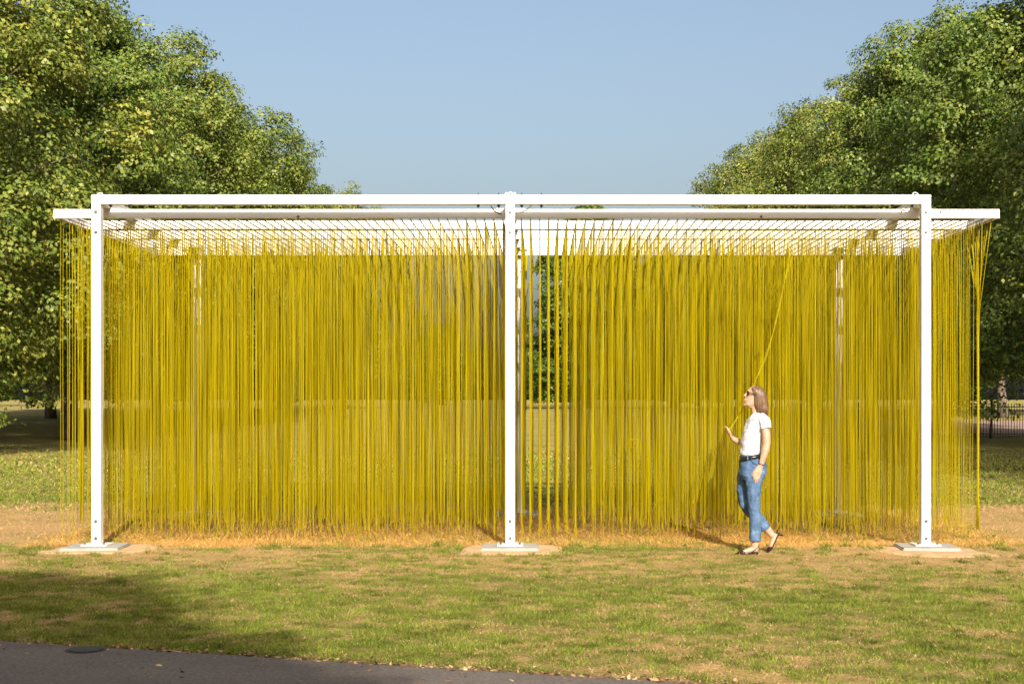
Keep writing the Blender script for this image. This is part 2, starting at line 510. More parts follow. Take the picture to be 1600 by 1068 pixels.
# ------------------------------------------------------------------ pavilion
def white_paint():
    m, nt, n, l, b = new_mat('white_paint')
    nz = noise_node(nt, 2.5, 5, 0.6)
    rp = ramp_node(nt, nz.outputs['Fac'], [(0.3, (0.70, 0.685, 0.66)), (0.7, (0.76, 0.745, 0.72))])
    l.new(rp.outputs[0], b.inputs['Base Color'])
    b.inputs['Roughness'].default_value = 0.42
    nz2 = noise_node(nt, 60, 3)
    bump_node(nt, nz2.outputs['Fac'], 0.06, 0.002, b)
    return m
M_WHITE = white_paint()
M_STEEL = noisy_mat('zinc_steel', [(0.3, (0.10, 0.10, 0.10)), (0.7, (0.22, 0.22, 0.215))], 40, 0.45, metallic=0.7)
M_DARKSTEEL = noisy_mat('dark_bolt', [(0.3, (0.05, 0.045, 0.04)), (0.7, (0.12, 0.11, 0.10))], 40, 0.5, metallic=0.6)
M_ROPE = noisy_mat('white_rope', [(0.3, (0.7, 0.69, 0.66)), (0.7, (0.82, 0.81, 0.78))], 80, 0.8)
M_CONC = noisy_mat('concrete', [(0.3, (0.29, 0.275, 0.24)), (0.7, (0.39, 0.37, 0.325))], 9, 0.9, 0.3, 0.004)
M_SAND = noisy_mat('sand', [(0.25, (0.37, 0.235, 0.11)), (0.5, (0.50, 0.335, 0.17)), (0.75, (0.58, 0.405, 0.22))], 7, 0.95, 0.6, 0.03, detail=6)

def string_mat():
    m, nt, n, l, b = new_mat('yellow_string')
    geo = n.new('ShaderNodeNewGeometry')
    rp = ramp_node(nt, geo.outputs['Random Per Island'], [(0.0, (0.355, 0.285, 0.0008)), (1.0, (0.50, 0.400, 0.001))])
    oi = n.new('ShaderNodeObjectInfo')
    rp2 = ramp_node(nt, oi.outputs['Random'], [(0.0, (0.92, 0.92, 0.9)), (1.0, (1.06, 1.06, 1.0))])
    mx = n.new('ShaderNodeMix'); mx.data_type = 'RGBA'; mx.blend_type = 'MULTIPLY'; mx.inputs[0].default_value = 1
    l.new(rp.outputs[0], mx.inputs[6]); l.new(rp2.outputs[0], mx.inputs[7])
    l.new(mx.outputs[2], b.inputs['Base Color'])
    b.inputs['Roughness'].default_value = 0.45
    b.inputs['Specular IOR Level'].default_value = 0.15
    tr = n.new('ShaderNodeBsdfTranslucent'); l.new(mx.outputs[2], tr.inputs[0])      # soft silicone cord lets light through
    ms = n.new('ShaderNodeMixShader'); ms.inputs[0].default_value = 0.3
    l.new(b.outputs[0], ms.inputs[1]); l.new(tr.outputs[0], ms.inputs[2])
    l.new(ms.outputs[0], n['Material Output'].inputs['Surface'])
    return m
M_STRING = string_mat()

PAV = empty('string_pavilion', (-0.32, 17.2, 0))
tag(PAV, 'white steel frame pavilion hung with hundreds of yellow strings', 'pavilion')
OFF = Vector((-0.32, 17.2, 0))
def pav_link(name, me, mat, parent=None, smooth=False):
    """mesh in world coordinates, parented to the pavilion (or to a part of it that sits at the same origin)"""
    me.transform(Matrix.Translation(-OFF))
    o = link(name, me, mat, parent or PAV, smooth=smooth)
    return o

POST_X = (-4.692, -0.322, 4.067)
YF, YB = 15.0, 19.40
ZB0, ZB1 = 3.632, 3.732
def bolt_mesh(x, y, z, r=0.014):
    bm = bmesh.new()
    tube_into(bm, [(x, y, z), (x, y - 0.006, z)], r * 1.25, 12)
    tube_into(bm, [(x, y - 0.006, z), (x, y - 0.016, z)], r * 0.85, 6)
    return bm_mesh('bolt', bm)
for yy in (YF, YB):
    for px in POST_X:
        p = pav_link('post', box_mesh('post', (px - .049, yy, 0.053), (px + .049, yy + .1, ZB0 - 0.002)), M_WHITE)
        bp = box_mesh('base_plate', (px - .135, yy - .085, 0.037), (px + .135, yy + .185, 0.052), 0.003)
        pav_link('base_plate', bp, M_WHITE, p)
        if yy == YF:
            for zz in (3.552, 3.338, 0.292, 0.112):
                pav_link('bolt', bolt_mesh(px - 0.002, yy - 0.0005, zz), M_STEEL, p)
            for sx in (-.1, .1):
                bm = bmesh.new(); tube_into(bm, [(px + sx, yy - .05, .0525), (px + sx, yy - .05, .075)], 0.011, 8)
                pav_link('anchor_bolt', bm_mesh('anchor_bolt', bm), M_STEEL, p)
    b0 = pav_link('top_beam', box_mesh('top_beam', (POST_X[0] - .05, yy - .001, ZB0), (POST_X[2] + .05, yy + .101, ZB1)), M_WHITE)
    if yy == YF:
        for ix in (171, 201, 747, 779, 815, 846, 1396, 1427):
            bx = (ix - 845) / 148.1
            bm = bmesh.new()
            tube_into(bm, [(bx, yy + .05, ZB1 + .002), (bx, yy + .05, ZB1 + .026)], 0.006, 8)
            tube_into(bm, [(bx, yy + .05, ZB0 - .022), (bx, yy + .05, ZB0 - .001)], 0.017, 6)
            tube_into(bm, [(bx, yy + .05, ZB0 - .034), (bx, yy + .05, ZB1 + .020)], 0.0055, 8)
            pav_link('through_bolt', bm_mesh('through_bolt', bm), M_DARKSTEEL, b0)
for px in POST_X:
    pav_link('tie_beam', box_mesh('tie_beam', (px - .05, YF + .103, ZB0 + .001), (px + .05, YB - .003, ZB1 - .001)), M_WHITE)
    # knee plate that hangs the roof grid below the tie beam
    for yy in (15.36, 19.2):
        pav_link('hanger_plate', box_mesh('hanger_plate', (px - .16, yy + .004, ZB0 - .002), (px + .16, yy + .05, ZB0 + .006), 0.002), M_WHITE)
# hanging roof grid
RX0, RX1 = -5.262, 4.957
RZ0, RZ1 = 3.530, 3.628
RYS = [15.36 + i * 0.985 for i in range(5)]
for i, y in enumerate(RYS):
    pav_link('roof_beam', box_mesh('roof_beam', (RX0, y, RZ0), (RX1, y + .05, RZ1), 0.003), M_WHITE)
for x in (RX0, RX1 - 0.05):
    for y0, y1 in zip(RYS, RYS[1:]):
        pav_link('side_beam', box_mesh('side_beam', (x + .001, y0 + .051, RZ0 + .001), (x + .049, y1 - .001, RZ1 - .001), 0.003), M_WHITE)
# bolts on the roof front
for bx in (-2.62, 2.38, 4.32):
    pav_link('bolt', bolt_mesh(bx, 15.3595, 3.548 if bx < 4 else 3.60, 0.011), M_STEEL)
# rope loops and eyelets on top
def loop_mesh(cx, cy, cz, w, h, r=0.006, tilt=0.0):
    bm = bmesh.new()
    q = [(cx + w * math.cos(t), cy + tilt * math.sin(t), cz + h * math.sin(t)) for t in np.linspace(-0.4, math.pi + 0.4, 12)]
    tube_into(bm, q, r, 6)
    return bm_mesh('rope_loop', bm)
for cx, w, h in ((-4.665, .026, .02), (3.965, .028, .024), (-0.36, .017, .022), (-0.322, .018, .03), (-0.283, .017, .022)):
    pav_link('rope_loop', loop_mesh(cx, YF + .05, ZB1 + .008, w, h, 0.006, 0.02), M_ROPE)
pav_link('cable', tube_mesh('cable', [(3.93, YF + .12, 3.62), (3.87, YF + .2, 3.60), (3.86, YF + .25, 3.57), (3.90, YF + .27, 3.555), (3.93, YF + .2, 3.58), (3.955, YF + .14, 3.615)], 0.005, 6), M_ROPE)
pav_link('cable', tube_mesh('cable', [(-0.53, YF + .14, 3.63), (-0.50, YF + .2, 3.59), (-0.455, YF + .25, 3.565), (-0.42, YF + .25, 3.56)], 0.006, 6), M_STEEL)
pav_link('cable', tube_mesh('cable', [(-0.10, YF + .1, 3.63), (-0.16, YF + .2, 3.59), (-0.22, YF + .25, 3.575)], 0.006, 6), M_ROPE)

# rods, and strings hung from them at 10 cm both ways
COLS = [-0.012 + 0.1 * k for k in range(-52, 50)]
ROWS = [15.43 + 0.0985 * j for j in range(39)]
rod_me = tube_mesh('rod', [(0, 15.385, 3.5245), (0, 17.3, 3.5245), (0, 19.32, 3.5245)], 0.0058, 6)
rod_me.transform(Matrix.Translation(-OFF)); rod_me.materials.append(M_STRING)
for x in COLS:
    o = link('rod', rod_me, None, PAV); o.location = (x, 0, 0)

def string_geo(g, length, n_seg=9, sides=5, rad=0.0026):
    """verts (ring, side, 3) of one string hanging from the origin"""
    t = np.linspace(0, 1, n_seg + 1)
    lean = g.normal(size=2) * 0.008
    ph = g.random(2) * 6.28
    wav = 0.0035 * np.stack([np.sin(t * (4 + 4 * g.random()) + ph[0]) - np.sin(ph[0]), np.sin(t * (4 + 4 * g.random()) + ph[1]) - np.sin(ph[1])], 1)
    cx = lean * (t ** 1.5)[:, None] + wav
    curl = g.normal(size=2) * 0.020 * (g.random() < 0.5)
    cx = cx + curl * (np.clip((t - 0.95) / 0.05, 0, 1) ** 1.5)[:, None]
    z = -length * t
    z[-2] = -length * 0.965
    c = np.concatenate([cx, z[:, None]], 1)
    an = np.arange(sides) * 2 * np.pi / sides
    ring = np.stack([np.cos(an), np.sin(an), 0 * an], 1) * rad
    return c[:, None, :] + ring[None]

def string_faces(n_seg, sides):
    f = []
    for i in range(n_seg):
        for k in range(sides):
            f.append((i * sides + k, i * sides + (k + 1) % sides, (i + 1) * sides + (k + 1) % sides, (i + 1) * sides + k))
    return np.array(f)

NSEG, SIDES = 9, 5
SF = string_faces(NSEG, SIDES)
gS = np.random.default_rng(21)
def str_len():
    u = gS.random()
    return 3.52 - (0.03 + 0.22 * gS.random() ** 1.2 if u < 0.88 else 0.22 + 0.30 * gS.random())

STR_ME = []
for i in range(24):
    me = np_mesh('string', string_geo(gS, str_len(), 16, 6).reshape(-1, 3), string_faces(16, 6), 4)
    me.materials.append(M_STRING)
    me.polygons.foreach_set('use_smooth', np.ones(len(me.polygons), dtype=bool))
    STR_ME.append(me)

bundle_rows = set(range(0, 11))
held = {(32 + 52, 0), (33 + 52, 1), (31 + 52, 1)}
singles, rest = [], []
for ci, x in enumerate(COLS):
    for rj, y in enumerate(ROWS):
        if ci == len(COLS) - 1 and rj in bundle_rows: continue
        if ci == len(COLS) - 2 and rj < 5: continue
        if (ci - 52, rj) in {(k - 52, j) for k, j in held}: continue
        if rj < 2 or (rj == 2 and ci % 2 == 0) or (ci in (0,) and rj < 39):
            singles.append((x, y))
        else:
            rest.append((x, y))
rest += singles[297:]
singles = singles[:297]
for i, (x, y) in enumerate(singles):
    o = link('string', STR_ME[int(gS.integers(24))], None, PAV)
    o.location = Vector((x + gS.normal() * 0.0035, y, 3.522)) - OFF
    o.rotation_euler = (0, 0, gS.random() * 6.28)
NS = len(rest)
V = np.empty((NS, (NSEG + 1) * SIDES, 3), dtype=np.float32)
for i, (x, y) in enumerate(rest):
    V[i] = string_geo(gS, str_len(), NSEG, SIDES).reshape(-1, 3) + np.array([x + gS.normal() * 0.0035 + 0.32, y - 17.2, 3.522])
F = (SF[None] + (np.arange(NS) * (NSEG + 1) * SIDES)[:, None, None]).reshape(-1, 4)
me = np_mesh('string_mass', V.reshape(-1, 3), F, 4)
o = link('string_mass', me, M_STRING, PAV, smooth=True)
tag(o, kind='stuff')

# strings gathered into a bundle at the corner
bm = bmesh.new()
xB, yB = COLS[-1], ROWS[5]
kx, ky, kz = xB + 0.005, yB, 2.60
for j in sorted(bundle_rows) + [100, 101, 102, 103, 104]:
    xB = COLS[-1] if j < 50 else COLS[-2]
    j %= 100
    dx, dy = 0.010 * math.cos(j * 2.4), 0.010 * math.sin(j * 2.4)
    y0 = ROWS[j]
    zk = kz + 0.10 * random.random() - 0.05
    end = 0.10 + 0.08 * random.random()
    pts = [(xB, y0, 3.52), (xB + (kx - xB) * .5 + dx, y0 + (ky - y0) * 0.5, (3.52 + zk) / 2), (kx + dx * 1.2, ky + dy * 1.2 + (y0 - ky) * 0.05, zk),
           (kx + dx, ky + dy, zk - 0.35), (kx + dx * .9 + 0.004, ky + dy * .9, 1.4), (kx + dx * 1.1, ky + dy * 1.1, 0.5), (kx + dx * 1.5, ky + dy * 1.5, end)]
    tube_into(bm, pts, 0.0040, 6)
pav_link('string_bundle', bm_mesh('string_bundle', bm), M_STRING, smooth=True)
# second, looser gathering at the opposite corner
bm = bmesh.new()
for j in range(4):
    x0, y0 = COLS[0] + 0.1 * (j // 2), ROWS[4 + j % 2 * 2]
    tx, ty = COLS[0] + 0.055, ROWS[5]
    tube_into(bm, [(x0, y0, 3.52), ((x0 + tx) / 2, (y0 + ty) / 2, 2.6), (tx + .006 * j, ty, 1.7), (tx + .004 * j, ty + .004 * j, 1.0), (tx + .006 * j - .008, ty, 0.14 + .04 * j)], 0.0036, 6)
pav_link('string_bundle', bm_mesh('string_bundle', bm), M_STRING, smooth=True)

# strands drawn towards the woman's hand
HX, HY, HZ = (1140.5 - 845) * 14.68 / 2222, 14.68, CAM_Z - (672 - 624) * 14.68 / 2222
def smooth_path(P, n=24):
    P = [Vector(p) for p in P]
    out = []
    for i in range(len(P) - 1):
        p0, p1, p2, p3 = P[max(i - 1, 0)], P[i], P[i + 1], P[min(i + 2, len(P) - 1)]
        for k in range(n // (len(P) - 1) + 1):
            t = k / (n // (len(P) - 1) + 1)
            out.append(0.5 * ((2 * p1) + (p2 - p0) * t + (2 * p0 - 5 * p1 + 4 * p2 - p3) * t * t + (3 * p1 - p0 - 3 * p2 + p3) * t ** 3))
    out.append(P[-1])
    return out
def img(px, py, d):
    return ((px - 845) * d / 2222, d, CAM_Z - (py - 624) * d / 2222)
for k, (top, wob) in enumerate([((COLS[28 + 52], ROWS[0], 3.52), 0.004), ((COLS[29 + 52], ROWS[1], 3.52), -0.012)]):
    base = [img(1141, 671, 14.70), img(1152, 652, 14.74), img(1164, 631, 14.80), img(1182, 592, 14.9), img(1199, 551, 15.0), img(1214, 492, 15.13), img(1228, 430, 15.27), top]
    q = [Vector(p) + Vector((wob * math.sin(i * 1.9 + k), 0.5 * wob * math.cos(i * 2.2), 0)) for i, p in enumerate(base)]
    q[-1] = Vector(top)
    tail = [Vector(img(1140 + k, 676, 14.69)), Vector(img(1141 + 2 * k, 700, 14.72)), Vector(img(1142 + 2 * k, 745, 14.75))][:1]
    pts = smooth_path(tail[::-1] + q, 40)
    pav_link('pulled_string', tube_mesh('pulled_string', [tuple(p) for p in pts], 0.0034, 6), M_STRING, smooth=True)
# slack looped strings near the middle post, and two small tangles
for P, r in (([img(838, 399, 19.0), img(833, 425, 18.9), img(826, 445, 18.85), img(823, 470, 18.85), img(822, 540, 18.9), img(822, 640, 18.95)], 0.006),
             ([img(823, 399, 19.1), img(822, 420, 19.05), img(821, 450, 19.0), img(820, 520, 19.0)], 0.016),
             ([img(976, 700, 15.38), img(985, 688, 15.37), img(992, 690, 15.36), img(989, 700, 15.37), img(983, 686, 15.36), img(1000, 690, 15.38), img(998, 720, 15.4)], 0.004),
             ([img(1018, 800, 15.38), img(1028, 782, 15.36), img(1044, 778, 15.36), img(1047, 790, 15.37), img(1046, 815, 15.38)], 0.0035)):
    pav_link('slack_string', tube_mesh('slack_string', [tuple(p) for p in smooth_path(P, 30)], r, 6), M_STRING, smooth=True)

# ------------------------------------------------------------------ footings
def slab(px, yc, ang, which):
    bm = bmesh.new()
    add_box(bm, (-.30, -.29, -0.03), (.30, .29, .036))
    bmesh.ops.bevel(bm, geom=bm.edges[:], offset=0.012, segments=2, affect='EDGES')
    o = link('concrete_slab', bm_mesh('concrete_slab', bm), M_CONC, None, (px, yc, 0))
    o.rotation_euler = (0, 0, R(ang))
    tag(o, which, 'concrete slab', 'concrete footings of the pavilion')
for px, ang, w in zip(POST_X, (3, 0, -3), ('square concrete slab under the front post away from the railing', 'square concrete slab under the middle front post', "square concrete slab under the front post on the woman's side")):
    slab(px, YF + .0, ang, w)
for px, ang, w in zip(POST_X, (0, 0, 0), ('square concrete slab under the back post away from the railing', 'square concrete slab under the middle back post', 'square concrete slab under the back post nearest the railing')):
    slab(px, YB + .05, ang, w)

def sand(px0, px1, y0, y1, skew, seed):
    rs = random.Random(seed)
    cx, cy = (px0 + px1) / 2, (y0 + y1) / 2
    ph = [(k, rs.random() * 6.28, rs.uniform(.02, .06) / k ** .5) for k in (2, 3, 5, 7, 11, 17)]
    K, NR = 96, 9
    bm = bmesh.new()
    rows = []
    for q in range(NR):
        f = 1 - q / NR
        row = []
        for k in range(K):
            t = 2 * math.pi * k / K
            c, s = math.cos(t), math.sin(t)
            c = math.copysign(abs(c) ** 0.42, c); s = math.copysign(abs(s) ** 0.42, s)
            j = 0.93 * f * (1 + sum(a_ * math.sin(m_ * t + p_) for m_, p_, a_ in ph))
            x, y = cx + (px1 - px0) / 2 * c * j + skew * s * f, cy + (y1 - y0) / 2 * s * j
            z = -0.008 if q == 0 else 0.010 + 0.014 * (float(vnoise(np.array(x), np.array(y), 5.0, 2, 3)) - 0.5)
            row.append(bm.verts.new((x, y, z)))
        rows.append(row)
    for A, B in zip(rows, rows[1:]):
        for k in range(K):
            bm.faces.new((A[k], A[(k + 1) % K], B[(k + 1) % K], B[k]))
    bm.faces.new(rows[-1])
    o = link('sand_patch', bm_mesh('sand_patch', bm), M_SAND, smooth=True)
    tag(o, 'bare sandy soil round the footing of a pavilion post', 'sand', kind='structure')
SANDS = [(-5.22, -4.02, 14.42, 15.5, 0.08), (-0.90, 0.28, 14.33, 15.42, 0.02), (3.50, 4.66, 14.15, 15.25, -0.06)]
for i, s in enumerate(SANDS):
    sand(*s, 31 + i)

# drain cover let into the path
dc = empty('drain_cover', (-2.84, 8.88, 0.011))
tag(dc, 'small round dark iron cover set in the asphalt path', 'drain cover')
M_IRON = noisy_mat('cast_iron', [(0.3, (0.02, 0.02, 0.02)), (0.7, (0.05, 0.048, 0.045))], 60, 0.6, 0.5, 0.004, metallic=0.3)
link('rim', tube_mesh('rim', [(0, 0, -.02), (0, 0, .004)], 0.125, 32), M_IRON, dc)
link('lid', tube_mesh('lid', [(0, 0, -.01), (0, 0, .009)], 0.108, 32), M_IRON, dc)

# ------------------------------------------------------------------ grass
def make_grass():
    g = np.random.default_rng(99)
    pts = []
    def scatter(y0, y1, dens, pad):
        A = (y1 - y0) * ((0.76 * y1 + 2 * pad))
        n = int(dens * A)
        y = y0 + (y1 - y0) * g.random(n)
        x0 = -0.39 * y1 - pad; x1 = 0.36 * y1 + pad
        x = x0 + (x1 - x0) * g.random(n)
        return np.stack([x, y], 1)
    P = np.concatenate([scatter(6.6, 9.5, 9000, 1.0), scatter(9.5, 12, 7500, 1.0), scatter(12, 15.5, 5000, 1.0), scatter(15.5, 20, 1500, 1.2), scatter(20, 30, 480, 1.5), scatter(30, 48, 130, 1.5)])
    nt_ = 420
    ty = 8.3 + 7.0 * g.random(nt_) ** 1.0; txx = -0.42 * ty + 0.80 * ty * g.random(nt_)
    ti = np.repeat(np.arange(nt_), 60)
    TP = np.stack([txx[ti] + g.normal(size=len(ti)) * 0.030, ty[ti] + g.normal(size=len(ti)) * 0.030], 1)
    ntuft = len(TP)
    P = np.concatenate([P, TP])
    istuft = np.arange(len(P)) >= len(P) - ntuft
    x, y = P[:, 0], P[:, 1]
    gr = np.where(istuft, np.maximum(greenness(x, y), 0.75), greenness(x, y))
    keep = y > path_edge(x) + 0.02 + 0.10 * vnoise(x, y, 3.0, 3, 2)
    for (a0, a1, b0, b1, sk) in SANDS:
        cx, cy = (a0 + a1) / 2, (b0 + b1) / 2
        q = np.abs((x - cx) / ((a1 - a0) / 2 * .97)) ** 3 + np.abs((y - cy) / ((b1 - b0) / 2 * .97)) ** 3
        keep &= q > 0.22 + 1.2 * vnoise(x, y, 6.0, 7, 3)
    clump = vnoise(x, y, 9.0, 4, 2)
    under = (y > 15.2) & (y < 20.2) & (x > -5.6) & (x < 5.3)
    dens = np.where(under, 0.75, np.where(y > 14.5, 0.45 + 0.6 * gr, 0.22 + 0.95 * gr)) * (0.15 + 1.7 * clump)
    dens = dens * (1 - 0.97 * sstep(24, 47, y))
    keep &= (g.random(len(x)) < dens) | istuft
    x, y, gr, clump, under, istuft = x[keep], y[keep], gr[keep], clump[keep], under[keep], istuft[keep]
    n = len(x)
    isgreen = g.random(n) < np.clip(gr * 1.25 - 0.05, 0.0, 0.93)
    L = np.where(isgreen, 0.014 + 0.024 * g.random(n), 0.012 + 0.022 * g.random(n)) * (0.4 + 1.2 * clump) * np.where(y > 15, 1.25, 1)
    L = L * np.where(under, 1.9, 1) * np.where(istuft, 1.5, 1)
    W = np.where(y > 15.5, 0.0055, 0.0036) * (0.7 + 0.6 * g.random(n))
    W = np.where(y > 20, 0.012, W); L = np.where(y > 20, L * 1.5, L); W = np.where(y > 30, 0.03, W); L = np.where(y > 30, L * 1.4, L)
    th = g.random(n) * 2 * np.pi
    tilt = np.where(isgreen, 0.35 + 0.8 * g.random(n), 0.75 + 0.7 * g.random(n))
    up = np.stack([np.sin(tilt) * np.cos(th), np.sin(tilt) * np.sin(th), np.cos(tilt)], 1)
    ph = g.random(n) * 2 * np.pi
    side = np.stack([np.cos(ph), np.sin(ph), 0 * ph], 1)
    B = np.stack([x, y, ground_z(x, y) - 0.004 + 0.02 * (vnoise(x, y, 0.8, 5, 3) - 0.5) * sstep(14.2, 12.5, y) * sstep(path_edge(x), path_edge(x) + 1.0, y)], 1)
    V = np.empty((n, 3, 3), dtype=np.float32)
    nearsand = np.zeros(n, bool)
    for (a0, a1, b0, b1, sk) in SANDS:
        nearsand |= (x > a0 - .1) & (x < a1 + .1) & (y > b0 - .1) & (y < b1 + .1)
    B[:, 2] += np.where(nearsand, 0.012, 0)
    V[:, 0] = B - side * W[:, None]
    V[:, 1] = B + side * W[:, None]
    V[:, 2] = B + up * L[:, None]
    me = np_mesh('grass', V.reshape(-1, 3), np.arange(3 * n).reshape(-1, 3), 3)
    r1 = g.random((n, 1)); r2 = g.random((n, 1))
    cg = np.array([0.082, 0.130, 0.014]) * (1 - r1) + np.array([0.285, 0.31, 0.058]) * r1
    cs = np.array([0.42, 0.285, 0.11]) * (1 - r2) + np.array([0.66, 0.50, 0.24]) * r2
    cs = np.where(under[:, None], np.array([0.60, 0.39, 0.13]) * (0.75 + 0.5 * r2), cs)  # straw blades below the strings, their yellow bounce mixed into the gold
    tuft = vnoise(x, y, 6.0, 6, 2)[:, None]
    cg = cg * (0.45 + 1.1 * tuft)
    c = np.where(isgreen[:, None], cg, cs)
    c = np.repeat(np.concatenate([c, np.ones((n, 1))], 1), 3, axis=0).astype(np.float32)
    at = me.color_attributes.new('blade', 'FLOAT_COLOR', 'POINT')
    at.data.foreach_set('color', c.ravel())
    m, nt, nn, l, b = new_mat('grass_blades')
    nn.remove(b)
    ca = nn.new('ShaderNodeVertexColor'); ca.layer_name = 'blade'
    df = nn.new('ShaderNodeBsdfDiffuse'); tr = nn.new('ShaderNodeBsdfTranslucent')
    l.new(ca.outputs[0], df.inputs[0]); l.new(ca.outputs[0], tr.inputs[0])
    ms = nn.new('ShaderNodeMixShader'); ms.inputs[0].default_value = 0.3
    l.new(df.outputs[0], ms.inputs[1]); l.new(tr.outputs[0], ms.inputs[2])
    l.new(ms.outputs[0], nn['Material Output'].inputs[0])
    o = link('grass', me, m)
    tag(o, 'short green and straw grass blades of the lawn', 'grass', kind='stuff')
    print('blades', n)
make_grass()

def make_litter():
    g = np.random.default_rng(77)
    n = 2600
    x = -6 + 12 * g.random(n)
    y = path_edge(x) + np.abs(g.normal(size=n)) * 0.09 - 0.03
    far = g.random(n) < 0.18
    y = np.where(far, path_edge(x) - 0.02 - 0.9 * g.random(n) ** 2, y)
    s = 0.010 + 0.016 * g.random(n)
    nrm = g.normal(size=(n, 3)) * 0.35 + np.array([0, 0, 1]); nrm /= np.linalg.norm(nrm, axis=1, keepdims=True)
    t = np.cross(nrm, g.normal(size=(n, 3))); t /= np.linalg.norm(t, axis=1, keepdims=True)
    b = np.cross(nrm, t)
    P = np.stack([x, y, 0.006 + 0.01 * g.random(n)], 1)
    V = np.stack([P - t * s[:, None], P + b * s[:, None] * .5, P + t * s[:, None], P - b * s[:, None] * .5], 1)
    me = np_mesh('leaf_litter', V.reshape(-1, 3), np.arange(4 * n).reshape(-1, 4), 4)
    m, nt, nn, l, bs = new_mat('dry_leaves')
    geo = nn.new('ShaderNodeNewGeometry')
    rp = ramp_node(nt, geo.outputs['Random Per Island'], [(0, (0.10, 0.05, 0.025)), (0.5, (0.24, 0.12, 0.055)), (0.85, (0.42, 0.27, 0.12)), (1, (0.55, 0.42, 0.22))])
    l.new(rp.outputs[0], bs.inputs['Base Color']); bs.inputs['Roughness'].default_value = 0.9
    o = link('leaf_litter', me, m)
    tag(o, 'brown dry leaf litter along the path edge', 'leaf litter', kind='stuff')
make_litter()

# ------------------------------------------------------------------ iron railing
M_BLACK = noisy_mat('black_iron_paint', [(0.3, (0.010, 0.010, 0.011)), (0.7, (0.022, 0.021, 0.02))], 20, 0.45)
FY = 53.2
rl = empty('iron_railing', (19, FY, float(ground_z(np.array(19.), np.array(FY)))))
tag(rl, 'black iron railing of thin upright bars below the trees', 'railing')
bar_me = tube_mesh('bar', [(0, 0, 0.02), (0, 0, 1.28), (0, 0, 1.33)], [0.012, 0.012, 0.003], 6); bar_me.materials.append(M_BLACK)
fpost_me = box_mesh('post', (-.035, -.035, -0.05), (.035, .035, 1.36), .006); fpost_me.materials.append(M_BLACK)
for k in range(236):
    o = link('bar', bar_me, None, rl); o.location = (-12 + 0.105 * k, 0, 0)
for k in range(11):
    o = link('post', fpost_me, None, rl); o.location = (-12.05 + 1.6 * k * 1.55, 0.03, 0)
for zz in (0.14, 1.16):
    me = box_mesh('rail', (-12.1, -.02, zz), (12.8, .02, zz + .035), .004); link('rail', me, M_BLACK, rl)
# arrow shaped sign on its own leaning pole
sg = empty('arrow_sign', ((1549 - 845) / 2222 * 52.9, 52.9, float(ground_z(np.array(16.8), np.array(52.9)))))
tag(sg, 'dark arrow shaped sign on a leaning pole by the railing', 'sign')
link('pole', tube_mesh('pole', [(-.04, 0, -.05), (0, 0, .7), (.02, 0, 1.5)], 0.045, 8), M_BLACK, sg)
bm = bmesh.new()
o5 = [(-.02, .72), (.14, .74), (.33, .92), (.14, 1.06), (-.02, 1.08)]
A = [bm.verts.new((x, -.06, z)) for x, z in o5]; B = [bm.verts.new((x, -.035, z)) for x, z in o5]
bm.faces.new(A); bm.faces.new(B[::-1])
for k in range(5): bm.faces.new((A[k], B[k], B[(k + 1) % 5], A[(k + 1) % 5]))
link('panel', bm_mesh('panel', bm), noisy_mat('navy_sign', [(0.3, (0.012, 0.014, 0.022)), (0.7, (0.02, 0.022, 0.03))], 5, 0.5), sg)

# ------------------------------------------------------------------ woman
PS = 152.7
WX, WY = (1178 - 845) / PS, 14.55
woman = empty('person', (WX, WY, 0.0))
tag(woman, 'woman in white t-shirt and blue jeans walking, holding a yellow string', 'person')
def pp(px, py, dy=0.0):
    return ((px - 1178) / PS, dy, (865.5 - py) / PS)
def ring(py, l, r, cy, ry):
    return ((((l + r) / 2) - 1178) / PS, cy, (865.5 - py) / PS, (r - l) / 2 / PS, ry)

M_SKIN, nt, n, l, b = new_mat('skin')
nz = noise_node(nt, 30, 4)
rp = ramp_node(nt, nz.outputs['Fac'], [(0.3, (0.47, 0.265, 0.175)), (0.7, (0.56, 0.335, 0.235))])
l.new(rp.outputs[0], b.inputs['Base Color']); b.inputs['Roughness'].default_value = 0.5
b.inputs['Subsurface Weight'].default_value = 0.1; b.inputs['Subsurface Radius'].default_value = (0.02, 0.008, 0.004)
M_SHIRT = noisy_mat('white_cotton', [(0.3, (0.55, 0.55, 0.57)), (0.7, (0.64, 0.64, 0.66))], 14, 0.9, 0.5, 0.012, detail=3, spec=0.1)
M_JEANS, nt, n, l, b = new_mat('blue_denim')
nz = noise_node(nt, 9, 5, 0.6); nz2 = noise_node(nt, 260, 2)
rp = ramp_node(nt, nz.outputs['Fac'], [(0.3, (0.042, 0.085, 0.17)), (0.55, (0.090, 0.16, 0.28)), (0.75, (0.18, 0.27, 0.40))])
rp2 = ramp_node(nt, nz2.outputs['Fac'], [(0.3, (0.85, 0.86, 0.88)), (0.7, (1.12, 1.1, 1.08))])
mx = n.new('ShaderNodeMix'); mx.data_type = 'RGBA'; mx.blend_type = 'MULTIPLY'; mx.inputs[0].default_value = 1
l.new(rp.outputs[0], mx.inputs[6]); l.new(rp2.outputs[0], mx.inputs[7]); l.new(mx.outputs[2], b.inputs['Base Color'])
b.inputs['Roughness'].default_value = 0.9; b.inputs['Specular IOR Level'].default_value = 0.15
bump_node(nt, nz.outputs['Fac'], 0.5, 0.02, b)
M_HAIR, nt, n, l, b = new_mat('brown_hair')
nz = noise_node(nt, 16, 3, 0.5, vec_scale=(7, 7, 0.35))
rp = ramp_node(nt, nz.outputs['Fac'], [(0.3, (0.050, 0.027, 0.014)), (0.5, (0.125, 0.069, 0.036)), (0.72, (0.28, 0.168, 0.092))])
